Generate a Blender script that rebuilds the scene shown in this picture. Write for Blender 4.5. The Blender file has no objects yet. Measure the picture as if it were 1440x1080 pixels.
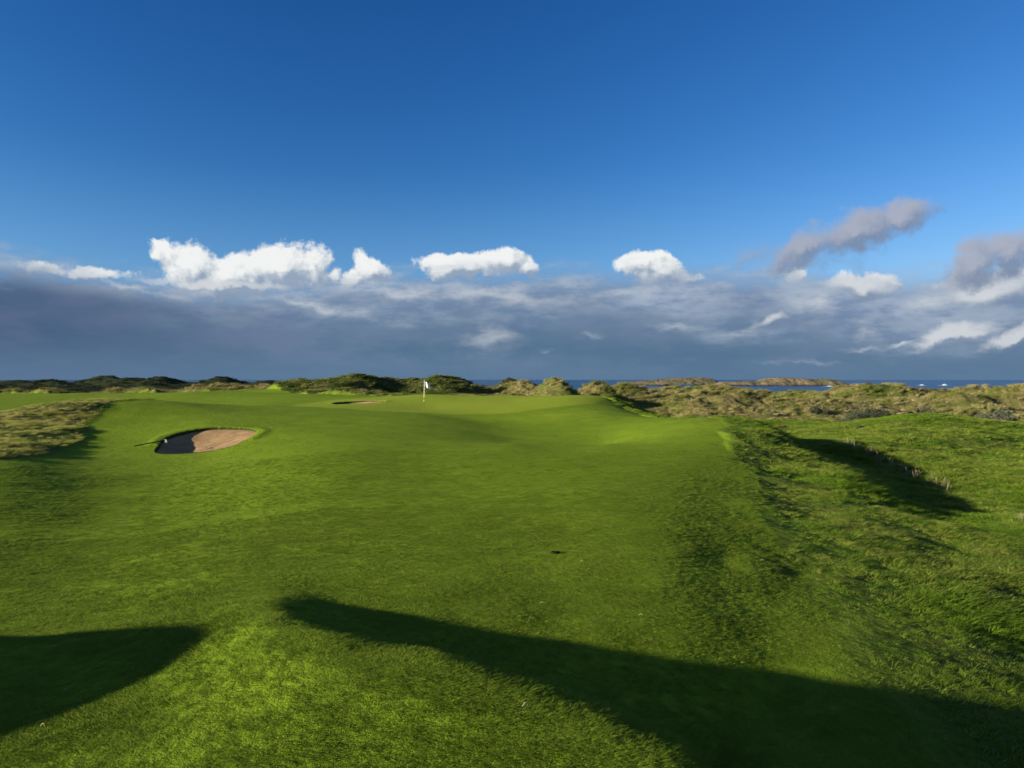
import bpy, math, random
import numpy as np
D = bpy.data
PREVIEW = False
FULLSKY = True
S = bpy.context.scene
COL = S.collection
EYE = 14.0                      # eye height above the sea
F = 1000.0                      # focal length in photo pixels (1440 wide)
VH = 533.0                      # pixel row of the eye-level horizon
R = math.radians
rng = np.random.default_rng(11)

# ------------------------------------------------------------------ camera
cam = D.cameras.new('camera'); co = D.objects.new('camera', cam); COL.objects.link(co)
co.location = (0, 0, EYE); co.rotation_euler = (R(90), 0, 0)
cam.sensor_width = 36; cam.lens = 36 * F / 1440
cam.shift_y = -(540 - VH) / 1440 * 1.0
cam.clip_start = 0.05; cam.clip_end = 40000
S.camera = co
S.view_settings.view_transform = 'Standard'; S.view_settings.look = 'None'
S.view_settings.gamma = 1
EXPO = 1.36; WST = 0.06
S.view_settings.exposure = EXPO

SUN_EL = R(12.5)
SUN_BACK = R(22)                # sun is on the left, this far behind the picture plane
SD = np.array([-math.cos(SUN_BACK) * math.cos(SUN_EL), -math.sin(SUN_BACK) * math.cos(SUN_EL), math.sin(SUN_EL)])

# ------------------------------------------------------------------ node helper
class N:
    def __init__(s, tree):
        s.t = tree; s.n = tree.nodes; s.l = tree.links
    def add(s, typ, ins=None, **kw):
        n = s.n.new(typ)
        for k, v in kw.items(): setattr(n, k, v)
        for k, v in (ins or {}).items():
            sock = n.inputs[k]
            if isinstance(v, bpy.types.NodeSocket): s.l.new(v, sock)
            else: sock.default_value = v
        return n
    def math(s, op, a, b=None, c=None, clamp=False):
        ins = {0: a}
        if b is not None: ins[1] = b
        if c is not None: ins[2] = c
        return s.add('ShaderNodeMath', ins, operation=op, use_clamp=clamp).outputs[0]
    def vmath(s, op, a, b=None, scale=None):
        ins = {0: a}
        if b is not None: ins[1] = b
        if scale is not None: ins['Scale'] = scale
        n = s.add('ShaderNodeVectorMath', ins, operation=op)
        return n.outputs['Value'] if op in ('LENGTH', 'DOT_PRODUCT', 'DISTANCE') else n.outputs[0]
    def noise(s, vec, scale, detail=5, rough=0.55, lac=2.0, dist=0.0, color=False):
        n = s.add('ShaderNodeTexNoise', {'Vector': vec, 'Scale': scale, 'Detail': detail, 'Roughness': rough, 'Lacunarity': lac, 'Distortion': dist})
        return n.outputs['Color' if color else 'Fac']
    def mix(s, fac, a, b):
        n = s.add('ShaderNodeMix', data_type='RGBA')
        for i, v in ((0, fac), (6, a), (7, b)):
            if isinstance(v, bpy.types.NodeSocket): s.l.new(v, n.inputs[i])
            else: n.inputs[i].default_value = (*v, 1) if isinstance(v, tuple) and len(v) == 3 else v
        return n.outputs[2]
    def ss(s, x, lo, hi, a=0.0, b=1.0):
        n = s.add('ShaderNodeMapRange', {0: x, 1: lo, 2: hi, 3: a, 4: b}, interpolation_type='SMOOTHSTEP')
        return n.outputs[0]
    def lin(s, x, lo, hi, a=0.0, b=1.0):
        n = s.add('ShaderNodeMapRange', {0: x, 1: lo, 2: hi, 3: a, 4: b})
        return n.outputs[0]

# ------------------------------------------------------------------ sky
def azel(u, v):
    X = (u - 720) / F; Z = (VH - v) / F
    az = math.atan(X); el = math.atan(Z * math.cos(az))
    return az, el

def build_world():
    w = D.worlds.new('World'); S.world = w; w.use_nodes = True
    t = w.node_tree; t.nodes.clear(); g = N(t)
    sky = g.add('ShaderNodeTexSky', sky_type='NISHITA', sun_disc=False, sun_elevation=SUN_EL,
                altitude=0, air_density=1.0, dust_density=0.15, ozone_density=3.0)
    sky.sun_rotation = math.atan2(SD[0], SD[1])
    K0 = 1.0 / (WST * 2 ** EXPO)
    dirv = g.add('ShaderNodeTexCoord').outputs['Generated']
    sx = g.add('ShaderNodeSeparateXYZ', {0: dirv})
    az = g.math('ARCTAN2', sx.outputs[0], sx.outputs[1])
    el = g.math('ARCSINE', sx.outputs[2])
    p = g.add('ShaderNodeCombineXYZ', {0: az, 1: el, 2: 0.0}).outputs[0]
    # domain warp, in radians
    nz = g.noise(dirv, 9.0, 6, 0.6, color=True)
    nzc = g.vmath('SUBTRACT', nz, (0.5, 0.5, 0.5))
    nz2 = g.noise(dirv, 42.0, 6, 0.62, color=True)
    nz2c = g.vmath('SUBTRACT', nz2, (0.5, 0.5, 0.5))
    hs = g.add('ShaderNodeHueSaturation', {'Hue': 0.5, 'Saturation': 1.0, 'Value': 1.0, 'Fac': 1.0, 'Color': sky.outputs[0]})
    # a clean polar-maritime sky: deepen the tones channel by channel
    sp = g.add('ShaderNodeSeparateColor', {0: g.vmath('SCALE', hs.outputs[0], scale=1.0 / K0)})
    ch = [g.math('MULTIPLY', g.math('POWER', g.math('MINIMUM', sp.outputs[i], 1.3), gm), aa) for i, (gm, aa) in enumerate(((2.1, 1.80), (1.44, 0.983), (1.2, 1.094)))]
    col = g.vmath('SCALE', g.add('ShaderNodeCombineColor', {0: ch[0], 1: ch[1], 2: ch[2]}).outputs[0], scale=K0)

    def warp(a, b):
        q = g.vmath('ADD', p, g.vmath('SCALE', nzc, scale=a))
        return g.vmath('ADD', q, g.vmath('SCALE', nz2c, scale=b))

    def blobs(vec, lst, soft=0.0):
        out = None
        for (u, v, ru, rv, rot, wt) in lst:
            a, e = azel(u, v)
            loc = (a, e, 0.0) if out is None else g.add('ShaderNodeCombineXYZ', {0: a, 1: e, 2: out}).outputs[0]
            m = g.add('ShaderNodeMapping', {'Vector': vec, 'Location': loc, 'Rotation': (0, 0, R(rot)), 'Scale': (ru / F, rv / F, 1e9)}, vector_type='TEXTURE')
            L = g.vmath('LENGTH', m.outputs[0])
            d = g.math('MULTIPLY_ADD', L, -wt, wt)
            out = d if out is None else g.math('SMOOTH_MAX', out, d, 0.15)
        return out
    global G_
    G_ = g
    K = 1.0 / (WST * 2 ** EXPO)   # cloud radiance relative to the exposed picture

    # ---- high thin veil at the base of the blue
    veil = g.ss(el, 0.30, 0.10, 0.0, 0.25)
    col = g.mix(veil, col, (0.20 * K, 0.42 * K, 0.72 * K))
    col_plain = col

    # ---- front cumulus standing behind the bank
    wv = warp(0.045, 0.022)
    CU = [(240, 352, 26, 16, -20, .7), (268, 372, 42, 30, -35, 1.0), (320, 392, 80, 34, 0, 1.0), (395, 382, 60, 36, 0, 1.0), (436, 378, 30, 34, 0, .8),
          (466, 386, 12, 12, 0, .6), (522, 384, 36, 22, -30, .9), (492, 398, 26, 16, 0, .6),
          (640, 376, 50, 22, 0, 1.0), (704, 372, 42, 26, 0, 1.0), (740, 382, 26, 16, 0, .7),
          (905, 366, 36, 20, 0, .85), (930, 382, 50, 26, -25, 1.0), (962, 393, 26, 14, 0, .6),
          (140, 384, 50, 10, 5, .55), (60, 380, 26, 8, 0, .4), (1121, 388, 17, 17, 0, .8),
          (1210, 404, 58, 22, 0, .75), (1400, 400, 90, 30, 10, .7), (1290, 420, 80, 18, 0, .35)]
    grp = []
    dens = blobs(wv, CU)
    lit_vec = g.vmath('ADD', wv, (-0.010, 0.012, 0))
    dens2 = blobs(lit_vec, CU)
    fine = g.noise(dirv, 30.0, 8, 0.6)
    fine2 = g.noise(g.vmath('ADD', dirv, (-0.006, 0.0, 0.007)), 30.0, 8, 0.6)
    hf = g.noise(dirv, 95.0, 5, 0.6)
    d1 = g.math('ADD', g.math('ADD', dens, g.math('MULTIPLY_ADD', fine, 1.15, -0.575)), g.math('MULTIPLY_ADD', hf, 0.30, -0.15))
    alpha = g.ss(d1, 0.0, 0.30)
    shade = g.math('SUBTRACT', dens, dens2)
    shade = g.math('ADD', shade, g.math('MULTIPLY', g.math('SUBTRACT', fine, fine2), 1.5))
    shade = g.math('ADD', shade, g.math('MULTIPLY_ADD', hf, 0.35, -0.175))
    lit = g.ss(shade, -0.36, 0.36)
    ccol = g.mix(lit, (0.30 * K, 0.385 * K, 0.50 * K), (0.88 * K, 0.90 * K, 0.89 * K))
    col = g.mix(alpha, col, ccol)

    # ---- the grey stratus bank
    fc = g.add('ShaderNodeFloatCurve', {1: g.lin(az, -3.2, 3.2)})
    cur = fc.mapping.curves[0]
    pts = [(-400, 362), (-60, 358), (0, 362), (70, 373), (160, 386), (230, 396), (300, 404), (420, 398), (500, 392), (600, 388), (700, 386), (800, 382), (900, 382), (1000, 379),
           (1100, 383), (1200, 387), (1300, 391), (1370, 380), (1440, 372), (1700, 374)]
    cps = [(0.0, 0.11 / 0.3)]
    for (u, v) in pts:
        a, e = azel(u, v); cps.append(((a + 3.2) / 6.4, e / 0.3))
    cps.append((1.0, 0.11 / 0.3))
    while len(cur.points) < len(cps): cur.points.new(0.5, 0.5)
    for q, (x, y) in zip(cur.points, cps): q.location = (x, y); q.handle_type = 'AUTO'
    fc.mapping.update()
    top = g.math('MULTIPLY', fc.outputs[0], 0.3)
    # stretched coordinates for streaky layers
    stv = g.add('ShaderNodeMapping', {'Vector': dirv, 'Scale': (1.0, 1.0, 3.2), 'Rotation': (0, R(3), 0)}).outputs[0]
    n1 = g.noise(stv, 6.0, 7, 0.6)
    n2 = g.noise(stv, 17.0, 7, 0.6)
    h = g.math('SUBTRACT', top, el)          # >0 inside the bank
    hh = g.math('ADD', h, g.math('MULTIPLY_ADD', n2, 0.075, -0.0375))
    sa = g.ss(hh, -0.022, 0.030)
    # colour: paler mauve-grey near the top, darker slate below, blue at the horizon
    dk = g.ss(g.math('ADD', g.math('ADD', h, g.math('MULTIPLY_ADD', n1, 0.16, -0.08)), g.ss(az, -0.1, 0.7, 0.0, -0.030)), 0.0, 0.095)
    upper = g.mix(g.ss(n2, 0.35, 0.65), (0.190 * K, 0.270 * K, 0.42 * K), (0.35 * K, 0.43 * K, 0.55 * K))
    lower = g.mix(g.ss(n1, 0.38, 0.66), (0.085 * K, 0.165 * K, 0.270 * K), (0.150 * K, 0.220 * K, 0.340 * K))
    scol = g.mix(dk, upper, lower)
    # the left third is darker, the right side brighter and broken
    leftf = g.ss(az, -0.15, -0.62)
    scol = g.mix(g.math('MULTIPLY', leftf, g.ss(h, 0.0, 0.04)), scol, g.mix(g.ss(n1, 0.35, 0.7), (0.064 * K, 0.122 * K, 0.220 * K), (0.110 * K, 0.150 * K, 0.260 * K)))
    hz = g.ss(el, 0.06, 0.0)
    scol = g.mix(g.math('MULTIPLY', hz, 0.75), scol, (0.105 * K, 0.192 * K, 0.310 * K))
    col = g.mix(sa, col, scol)

    # ---- pale streaks and broken puffs inside the bank
    wv2 = warp(0.05, 0.018)
    ST = [(300, 402, 130, 9, -4, .8), (430, 432, 190, 13, -8, .35), (700, 422, 130, 18, -4, .42), (690, 476, 70, 26, 0, .42), (560, 412, 90, 12, 0, .4), (180, 400, 80, 8, -14, .4),
          (1078, 449, 36, 8, 2, .6), (1150, 432, 40, 26, 0, .45), (1208, 404, 50, 18, -8, .9), (1215, 462, 30, 16, 0, .45), (1340, 470, 74, 17, 16, .95),
          (1270, 478, 24, 6, 8, .6), (1428, 470, 46, 15, 22, 1.0), (1400, 405, 90, 26, 14, .75), (830, 472, 30, 8, 0, .25), (768, 492, 18, 6, 0, .22), (1210, 488, 30, 5, 0, .3),
          (1030, 462, 50, 12, 0, .3), (1310, 430, 60, 16, 5, .35), (950, 460, 40, 8, 0, .3), (1140, 505, 180, 5, 0, .15), (860, 410, 90, 14, 0, .3)]
    ds = blobs(wv2, ST)
    ds_o = blobs(g.vmath('ADD', wv2, (-0.007, 0.010, 0)), ST)
    a2 = g.ss(g.math('ADD', ds, g.math('MULTIPLY_ADD', n2, 0.8, -0.42)), 0.0, 0.70)
    sh2 = g.ss(g.math('SUBTRACT', ds, ds_o), -0.35, 0.30)
    pc = g.mix(sh2, (0.22 * K, 0.29 * K, 0.40 * K), (0.66 * K, 0.69 * K, 0.72 * K))
    col = g.mix(g.math('MULTIPLY', a2, 0.85), col, pc)

    # ---- low mauve scraps in front
    wv3 = warp(0.09, 0.04)
    SC = [(1195, 322, 70, 38, 18, 1.1), (1262, 296, 56, 28, 15, .95), (1135, 348, 66, 32, 25, .85), (1060, 362, 70, 26, 10, .42), (1085, 385, 40, 10, 10, .4), (1165, 370, 60, 14, 0, .3),
          (1372, 366, 54, 34, 38, .95), (1425, 342, 42, 32, 20, .95), (40, 358, 60, 10, 0, .22)]
    dc = blobs(wv3, SC)
    n3 = g.noise(dirv, 22.0, 7, 0.62)
    a3 = g.ss(g.math('ADD', dc, g.math('MULTIPLY_ADD', n3, 1.0, -0.52)), 0.0, 0.62, 0.0, 0.9)
    dc_o = blobs(g.vmath('ADD', wv3, (-0.006, 0.014, 0)), SC)
    sh3 = g.ss(g.math('SUBTRACT', dc, dc_o), -0.25, 0.55)
    col3 = g.mix(sh3, (0.20 * K, 0.255 * K, 0.375 * K), (0.42 * K, 0.43 * K, 0.50 * K))
    col = g.mix(a3, col, col3)

    # far side of the sky and everything high up: plain sky over a plain low bank
    n0 = g.noise(dirv, 5.0, 3, 0.6)
    sb = g.ss(g.math('MULTIPLY_ADD', n0, 0.12, -0.06 + 0.13), g.math('SUBTRACT', el, 0.015), g.math('ADD', el, 0.015))
    scol0 = g.mix(g.ss(el, 0.0, 0.12), (0.092 * K, 0.145 * K, 0.24 * K), (0.30 * K, 0.37 * K, 0.47 * K))
    nb_ = g.noise(dirv, 3.0, 4, 0.55)
    cb = g.math('MULTIPLY', g.ss(nb_, 0.44, 0.60), g.math('MULTIPLY', g.ss(el, 0.10, 0.22), g.ss(g.math('ABSOLUTE', az), 0.95, 1.3)))  # unseen bright cloud patches beside and behind the camera, added as fill light
    col0 = g.mix(sb, g.mix(g.math('MULTIPLY', cb, 0.22), col_plain, (0.90 * K, 1.0 * K, 1.1 * K)), scol0)
    bg = g.add('ShaderNodeBackground', {0: col, 1: WST})
    bg0 = g.add('ShaderNodeBackground', {0: col0, 1: WST})
    win = g.math('MULTIPLY', g.math('LESS_THAN', el, 0.34), g.math('GREATER_THAN', el, -0.03))
    win = g.math('MULTIPLY', win, g.ss(g.math('ABSOLUTE', az), 0.82, 0.68))
    out = g.add('ShaderNodeOutputWorld', {0: g.add('ShaderNodeMixShader', {0: win, 1: bg0.outputs[0], 2: bg.outputs[0]}).outputs[0]})
    w.cycles.sampling_method = 'MANUAL'; w.cycles.sample_map_resolution = 512

if FULLSKY: build_world()
else:
    w = D.worlds.new("World"); S.world = w; w.use_nodes = True
    w.node_tree.nodes["Background"].inputs[0].default_value = (0.25, 0.4, 0.7, 1); w.node_tree.nodes["Background"].inputs[1].default_value = 0.5
#SKYONLY

# ------------------------------------------------------------------ sun
sun = D.lights.new('sun', 'SUN'); so = D.objects.new('sun', sun); COL.objects.link(so)
sun.energy = 5.0; sun.angle = R(1.0); sun.color = (1.0, 0.90, 0.74)
from mathutils import Vector, Matrix
so.rotation_euler = Vector(SD.tolist()).to_track_quat('Z', 'Y').to_euler()

# ------------------------------------------------------------------ value noise for the terrain
def vnoise(x, y, seed=0):
    xi = np.floor(x).astype(np.int64); yi = np.floor(y).astype(np.int64)
    fx = x - xi; fy = y - yi
    fx = fx * fx * fx * (fx * (fx * 6 - 15) + 10); fy = fy * fy * fy * (fy * (fy * 6 - 15) + 10)
    def hsh(a, b):
        h = (a * 374761393 + b * 668265263 + seed * 2147483647) & 0xffffffff
        h = ((h ^ (h >> 13)) * 1274126177) & 0xffffffff
        h = h ^ (h >> 16)
        return (h & 0xffff) / 32767.5 - 1.0
    a = hsh(xi, yi); b = hsh(xi + 1, yi); c = hsh(xi, yi + 1); d = hsh(xi + 1, yi + 1)
    return (a * (1 - fx) + b * fx) * (1 - fy) + (c * (1 - fx) + d * fx) * fy
def fbm(x, y, octv=4, seed=0, gain=0.5):
    o = 0; a = 1.0; tot = 0
    for k in range(octv):
        c, s = math.cos(0.6 * k), math.sin(0.6 * k)
        o = o + a * vnoise((x * c - y * s) * 2 ** k + 13.7 * k, (x * s + y * c) * 2 ** k - 7.1 * k, seed + k); tot += a; a *= gain
    return o / tot
def sst(x, lo, hi):
    t = np.clip((x - lo) / (hi - lo), 0, 1); return t * t * (3 - 2 * t)

# ------------------------------------------------------------------ surveyed heights: column (photo pixel) -> distance north, height below eye
CP = {
 -700: [(2, -1.6), (5, -1.7), (12, -2.2), (30, -2.6), (60, -3.0), (120, -3.0)],
 -250: [(3, -1.75), (6, -2.1), (12, -2.3), (25, -2.4), (40, -2.4), (60, -2.7), (100, -2.6), (200, -3.2)],
 0: [(2.5, -1.7), (3.6, -1.85), (5, -2.12), (6.5, -2.2), (9, -2.35), (14, -2.45), (20, -2.4), (28, -2.5), (40, -2.55), (60, -2.75), (80, -2.65), (100, -2.4), (120, -2.45), (150, -3.4), (200, -4.3), (250, -4.8), (420, -4.9)],
 130: [(3.2, -1.7), (5, -2.05), (9, -2.4), (14, -2.65), (21, -2.8), (27, -2.75), (40, -2.6), (60, -2.75), (80, -2.65), (100, -2.4), (120, -2.35), (150, -3.2)],
 290: [(3.2, -1.6), (5, -1.85), (9, -2.25), (14, -2.55), (20, -2.75), (26, -2.80), (33.5, -2.25), (42, -2.12), (55, -2.3), (75, -2.4), (95, -2.0), (112, -2.0), (150, -3.4), (250, -3.8), (420, -4.4)],
 440: [(3, -1.52), (4.0, -1.49), (5.0, -1.78), (5.9, -1.98), (9, -2.2), (14, -2.32), (20, -2.35), (30, -2.3), (38, -2.12), (45, -2.0), (52, -2.05), (60, -2.15), (75, -2.0), (88, -1.9), (120, -3.0)],
 600: [(3, -1.52), (3.85, -1.49), (4.8, -1.92), (6, -2.04), (9, -2.15), (14, -2.3), (20, -2.38), (30, -2.4), (42, -2.2), (50, -2.25), (55, -2.29), (63, -1.95), (74, -1.6), (90, -2.5), (120, -3.2), (250, -4.5), (420, -6)],
 720: [(2.9, -1.52), (3.6, -1.53), (4.5, -1.95), (6, -2.10), (9, -2.15), (14, -2.25), (20, -2.35), (27, -2.45), (33, -2.85), (42, -2.6), (50, -2.1), (62, -1.8), (76, -1.75), (90, -2.9), (120, -3.6)],
 850: [(2.6, -1.55), (3.35, -1.57), (4.3, -2.02), (6, -2.15), (9, -2.15), (14, -2.2), (20, -2.33), (26, -2.45), (32, -2.85), (38, -2.6), (46, -2.12), (56, -1.85), (62, -1.55), (70, -2.3), (90, -4.3), (125, -4.3)],
 960: [(2.4, -1.58), (3.15, -1.63), (4.05, -2.08), (6, -2.2), (9, -2.2), (14, -2.27), (20, -2.35), (27, -2.25), (34, -2.02), (41, -2.3), (50, -3.4), (70, -4.8), (100, -4.6)],
 1010: [(4, -2.22), (6, -2.25), (9, -2.3), (14, -2.38), (20, -2.46), (28, -2.15), (35, -1.93), (42, -3.0), (60, -4.7), (90, -4.6)],
 1060: [(3.2, -2.02), (5, -2.27), (9, -2.35), (14, -2.5), (20, -2.62), (26, -2.42), (34, -2.12), (39, -3.0), (47, -3.9), (60, -4.7)],
 1090: [(2.3, -1.62), (2.98, -1.70), (3.8, -2.10)],
 370: [(3.4, -1.54), (4.6, -1.62), (5.6, -1.84)],
 1110: [(5, -2.32), (9, -2.45), (14, -2.65), (20, -2.85), (26, -2.75), (30, -2.72), (34, -3.05), (37, -3.3), (46, -3.9), (60, -4.5), (80, -4.5)],
 1180: [(2.6, -1.82), (3.6, -2.10), (5, -2.24), (9, -2.5), (14, -2.78), (20, -2.97), (24, -3.12), (28, -3.8), (32, -4.05), (36, -3.45), (46, -3.8), (54, -3.7), (64, -4.3), (78, -4.4)],
 1290: [(3, -2.08), (5, -2.32), (9, -2.66), (14, -3.0), (17.5, -3.32), (21, -3.95), (26, -4.32), (31, -4.2), (36, -3.8), (46, -3.12), (54, -2.86), (62, -3.3), (82, -4.5)],
 1440: [(3, -2.2), (4.2, -2.38), (5.2, -2.44), (9.3, -2.92), (14, -3.3), (17.5, -3.65), (22, -4.3), (26, -4.2), (32, -4.0), (45, -3.7), (55, -3.55), (70, -4.5), (95, -4.5)],
 1750: [(3, -2.3), (5, -2.85), (9, -3.4), (16, -4.0), (30, -4.3), (50, -4.0), (80, -4.7)],
 2600: [(2, -2.0), (5, -3.0), (12, -4.4), (40, -4.8)],
}
# the soft crest in front of the tee runs obliquely: fill in columns between the surveyed ones
_cu = [440, 600, 720, 850, 960]; _near = {u: [q for q in CP[u] if q[0] < 5.2][:3] for u in _cu}
for u in _cu: CP[u] = [q for q in CP[u] if q[0] >= 5.2]
for u in range(440, 961, 26):
    CP[u] = CP.get(u, []) + [(float(np.interp(u, _cu, [_near[c][k][0] for c in _cu])), float(np.interp(u, _cu, [_near[c][k][1] for c in _cu]))) for k in range(3)]
for u in CP:
    if max(q[0] for q in CP[u]) >= 36: CP[u] = [q for q in CP[u] if q[0] < 130] + [(150, -3.9 if u < 400 else -4.4), (215, -4.7)]
pts = []
for u, prof in CP.items():
    for (Y, z) in prof:
        X = (u - 720) / F * Y
        pts.append((math.atan2(X, Y), math.log(math.hypot(X, Y)), z))
for th, prof in ((-2.0, [(1, -1.55), (4, -1.55), (10, -1.7), (30, -2.5), (100, -3)]), (2.0, [(1, -1.7), (4, -2.2), (12, -3.6), (40, -4.6), (100, -4.6)]),
                 (-2.8, [(1, -1.55), (4, -1.5), (10, -1.5), (30, -2.2), (100, -3.0)]), (2.8, [(1, -1.6), (4, -1.6), (10, -2.0), (30, -3), (100, -3.5)]), (-1.3, [(1.2, -1.6)]), (-.6, [(1.2, -1.6), (2.2, -1.62)]), (0, [(1.0, -1.6), (2, -1.57)]), (.6, [(1.2, -1.62), (2.0, -1.7)]), (1.3, [(1.2, -1.7)])):
    for (r, z) in prof: pts.append((th, math.log(r), z))
P = np.array(pts); PX = P[:, :2] * np.array([1.6, 0.55]); 
def scl(lr): return np.exp(lr) + 12.0
def tps(r2): return r2 * np.log(r2 + 1e-12) * 0.5
K_ = len(P); d2 = ((PX[:, None] - PX[None]) ** 2).sum(-1)
A_ = np.zeros((K_ + 3, K_ + 3)); A_[:K_, :K_] = tps(d2) + np.eye(K_) * 2e-5
A_[:K_, K_] = 1; A_[:K_, K_ + 1:] = PX; A_[K_, :K_] = 1; A_[K_ + 1:, :K_] = PX.T
W_ = np.linalg.solve(A_, np.concatenate([P[:, 2] / scl(P[:, 1]), np.zeros(3)]))
def base_surface(x, y):
    th = np.arctan2(x, y); lr = np.clip(np.log(np.hypot(x, y) + 1e-6), 0.0, math.log(220))
    sh = th.shape; q = np.stack([th.ravel() * 1.6, lr.ravel() * 0.55], 1)
    out = np.empty(len(q))
    for i in range(0, len(q), 60000):
        c = q[i:i + 60000]
        r2 = ((c[:, None] - PX[None]) ** 2).sum(-1)
        out[i:i + 60000] = tps(r2) @ W_[:K_] + W_[K_] + c @ W_[K_ + 1:]
    return out.reshape(sh) * scl(lr)

def G(u, Y): return (u - 720) / F * Y, Y
# hills: (column px, Y, height, sx, sy, rot deg)
HILLS = [(215, 5.5, 0.09, 0.8, 0.5, 0), (875, 27.3, 0.09, 3.0, 0.45, 0), (700, 44.5, -0.26, 2.8, 2.0, 0), (800, 29.5, -0.16, 2.6, 1.6, 0), (905, 33.5, 0.12, 2.2, 1.5, 30), (-1850, 2.75, 0.9, 2.3, 1.05, 22), (140, 41.0, 1.35, (3.8, 4.0), 6.0, 0), (1060, 96, 1.3, 4.5, 3, 0), (985, 92, 0.9, 5, 3, 0), (1272, 104, 1.2, 4, 3.5, 0), (1350, 88, 1.2, 3.6, 3, 0), (1436, 92, 1.5, 4.5, 3.5, 0), (1185, 93, 1.5, 4, 3.2, 0), (1300, 96, 1.0, 4, 3.5, 0), (1390, 92, 1.2, 4, 4, 0), (1095, 96, 0.7, 5, 3, 0), (1010, 100, 0.8, 6, 4, 0), (1120, 116, 0.8, 4, 4, 0), (1340, 108, 0.9, 4, 4, 0), (950, 112, 0.7, 4, 4, 0), (505, 112, 1.99, 2.6, 5, 0), (470, 112, 0.96, 3.2, 5, 0), (435, 112, 1.32, 3.4, 5, 0), (400, 114, 0.35, 3.4, 5, 0), (365, 116, 0.65, 3.2, 5, 0), (545, 116, 1.83, 2.8, 5, 0), (616, 116, 1.94, 2.3, 5, 0), (580, 117, 1.6, 2.6, 4.5, 0), (642, 117, 1.97, 2.4, 4, 0), (668, 118, 1.19, 2.0, 4, 0), (716, 128, 3.65, 2.2, 4.5, 0), (765, 104, 2.16, 2.2, 4, 0), (792, 100, 3.18, 2.6, 4, 0), (745, 120, 2.61, 2.5, 5, 0), (838, 112, 4.1, 3.4, 4.5, 0), (872, 135, 1.78, 3.4, 5, 0), (905, 128, 2.01, 4.5, 5, 0), (945, 150, 1.41, 5.5, 6, 0), (985, 148, 0.81, 5.5, 6, 0), (1035, 145, 1.07, 6, 6, 0), (1090, 146, 0.97, 6.5, 6, 0), (1150, 140, 0.61, 5.5, 6, 0), (1190, 134, 0.1, 4.4, 5.5, 0), (1224, 132, 2.6, 4, 5, 0), (1258, 134, 1.26, 4, 5, 0), (1295, 132, 0.62, 4.5, 5, 0), (1340, 130, 1.87, 5, 6, 0), (1385, 132, 0.1, 4.5, 6, 0), (1422, 126, 1.94, 4.5, 6, 0), (1465, 124, 1.89, 5, 6, 0), (1540, 128, 2.52, 8, 8, 0), (1660, 125, 2.32, 9, 8, 0)]
# distant dark dunes at the left
FAR = [(-60, 380, 8.0, 12, 8), (12, 392, 5.21, 8.0, 8), (40, 404, 6.2, 8.0, 8), (70, 391, 5.93, 8.0, 8), (100, 403, 0.3, 8.0, 8), (130, 390, 2.67, 8.0, 8), (152, 402, 6.08, 8.0, 8), (178, 389, 3.98, 8.0, 8), (203, 401, 2.11, 8.0, 8), (226, 388, 5.26, 8.0, 8), (262, 400, 1.9, 8.0, 8), (303, 387, 4.97, 8.0, 8), (330, 399, 2.15, 8.0, 8), (372, 386, 3.5, 8.0, 8), (420, 398, 2.88, 8.0, 8), (-160, 380, 4, 12, 10), (-300, 370, 5, 20, 14), (480, 420, 2.5, 14, 10), (560, 430, 2.2, 14, 10)]
BUNK = [dict(u=290, Y=29.9, a=1.82, b=3.0, rot=15, dep=0.42), dict(u=503, Y=62.0, a=2.05, b=2.6, rot=0, dep=0.40)]
for b in BUNK: b['x'], b['y'] = G(b['u'], b['Y'])

def bunker_d(b, x, y):
    c, s = math.cos(R(b['rot'])), math.sin(R(b['rot']))
    dx = x - b['x']; dy = y - b['y']
    p = (dx * c + dy * s) / b['a']; q = (-dx * s + dy * c) / b['b']
    an = np.arctan2(q, p)
    return (np.abs(p) ** 2.6 + np.abs(q) ** 2.6) ** (1 / 2.6) / (1 + 0.045 * np.sin(3 * an + 1.0) + 0.03 * np.sin(5 * an))

def right_edge(y):
    return np.interp(y, [-30, 0, 3.0, 4.5, 7, 10, 14, 19, 25, 31, 35, 38, 45, 60, 75, 90], [4.5, 3.2, 2.2, 2.3, 3.0, 3.75, 4.9, 6.5, 7.9, 9.3, 10.2, 10.5, 9.0, 8.3, 7.4, 5.0])

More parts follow.
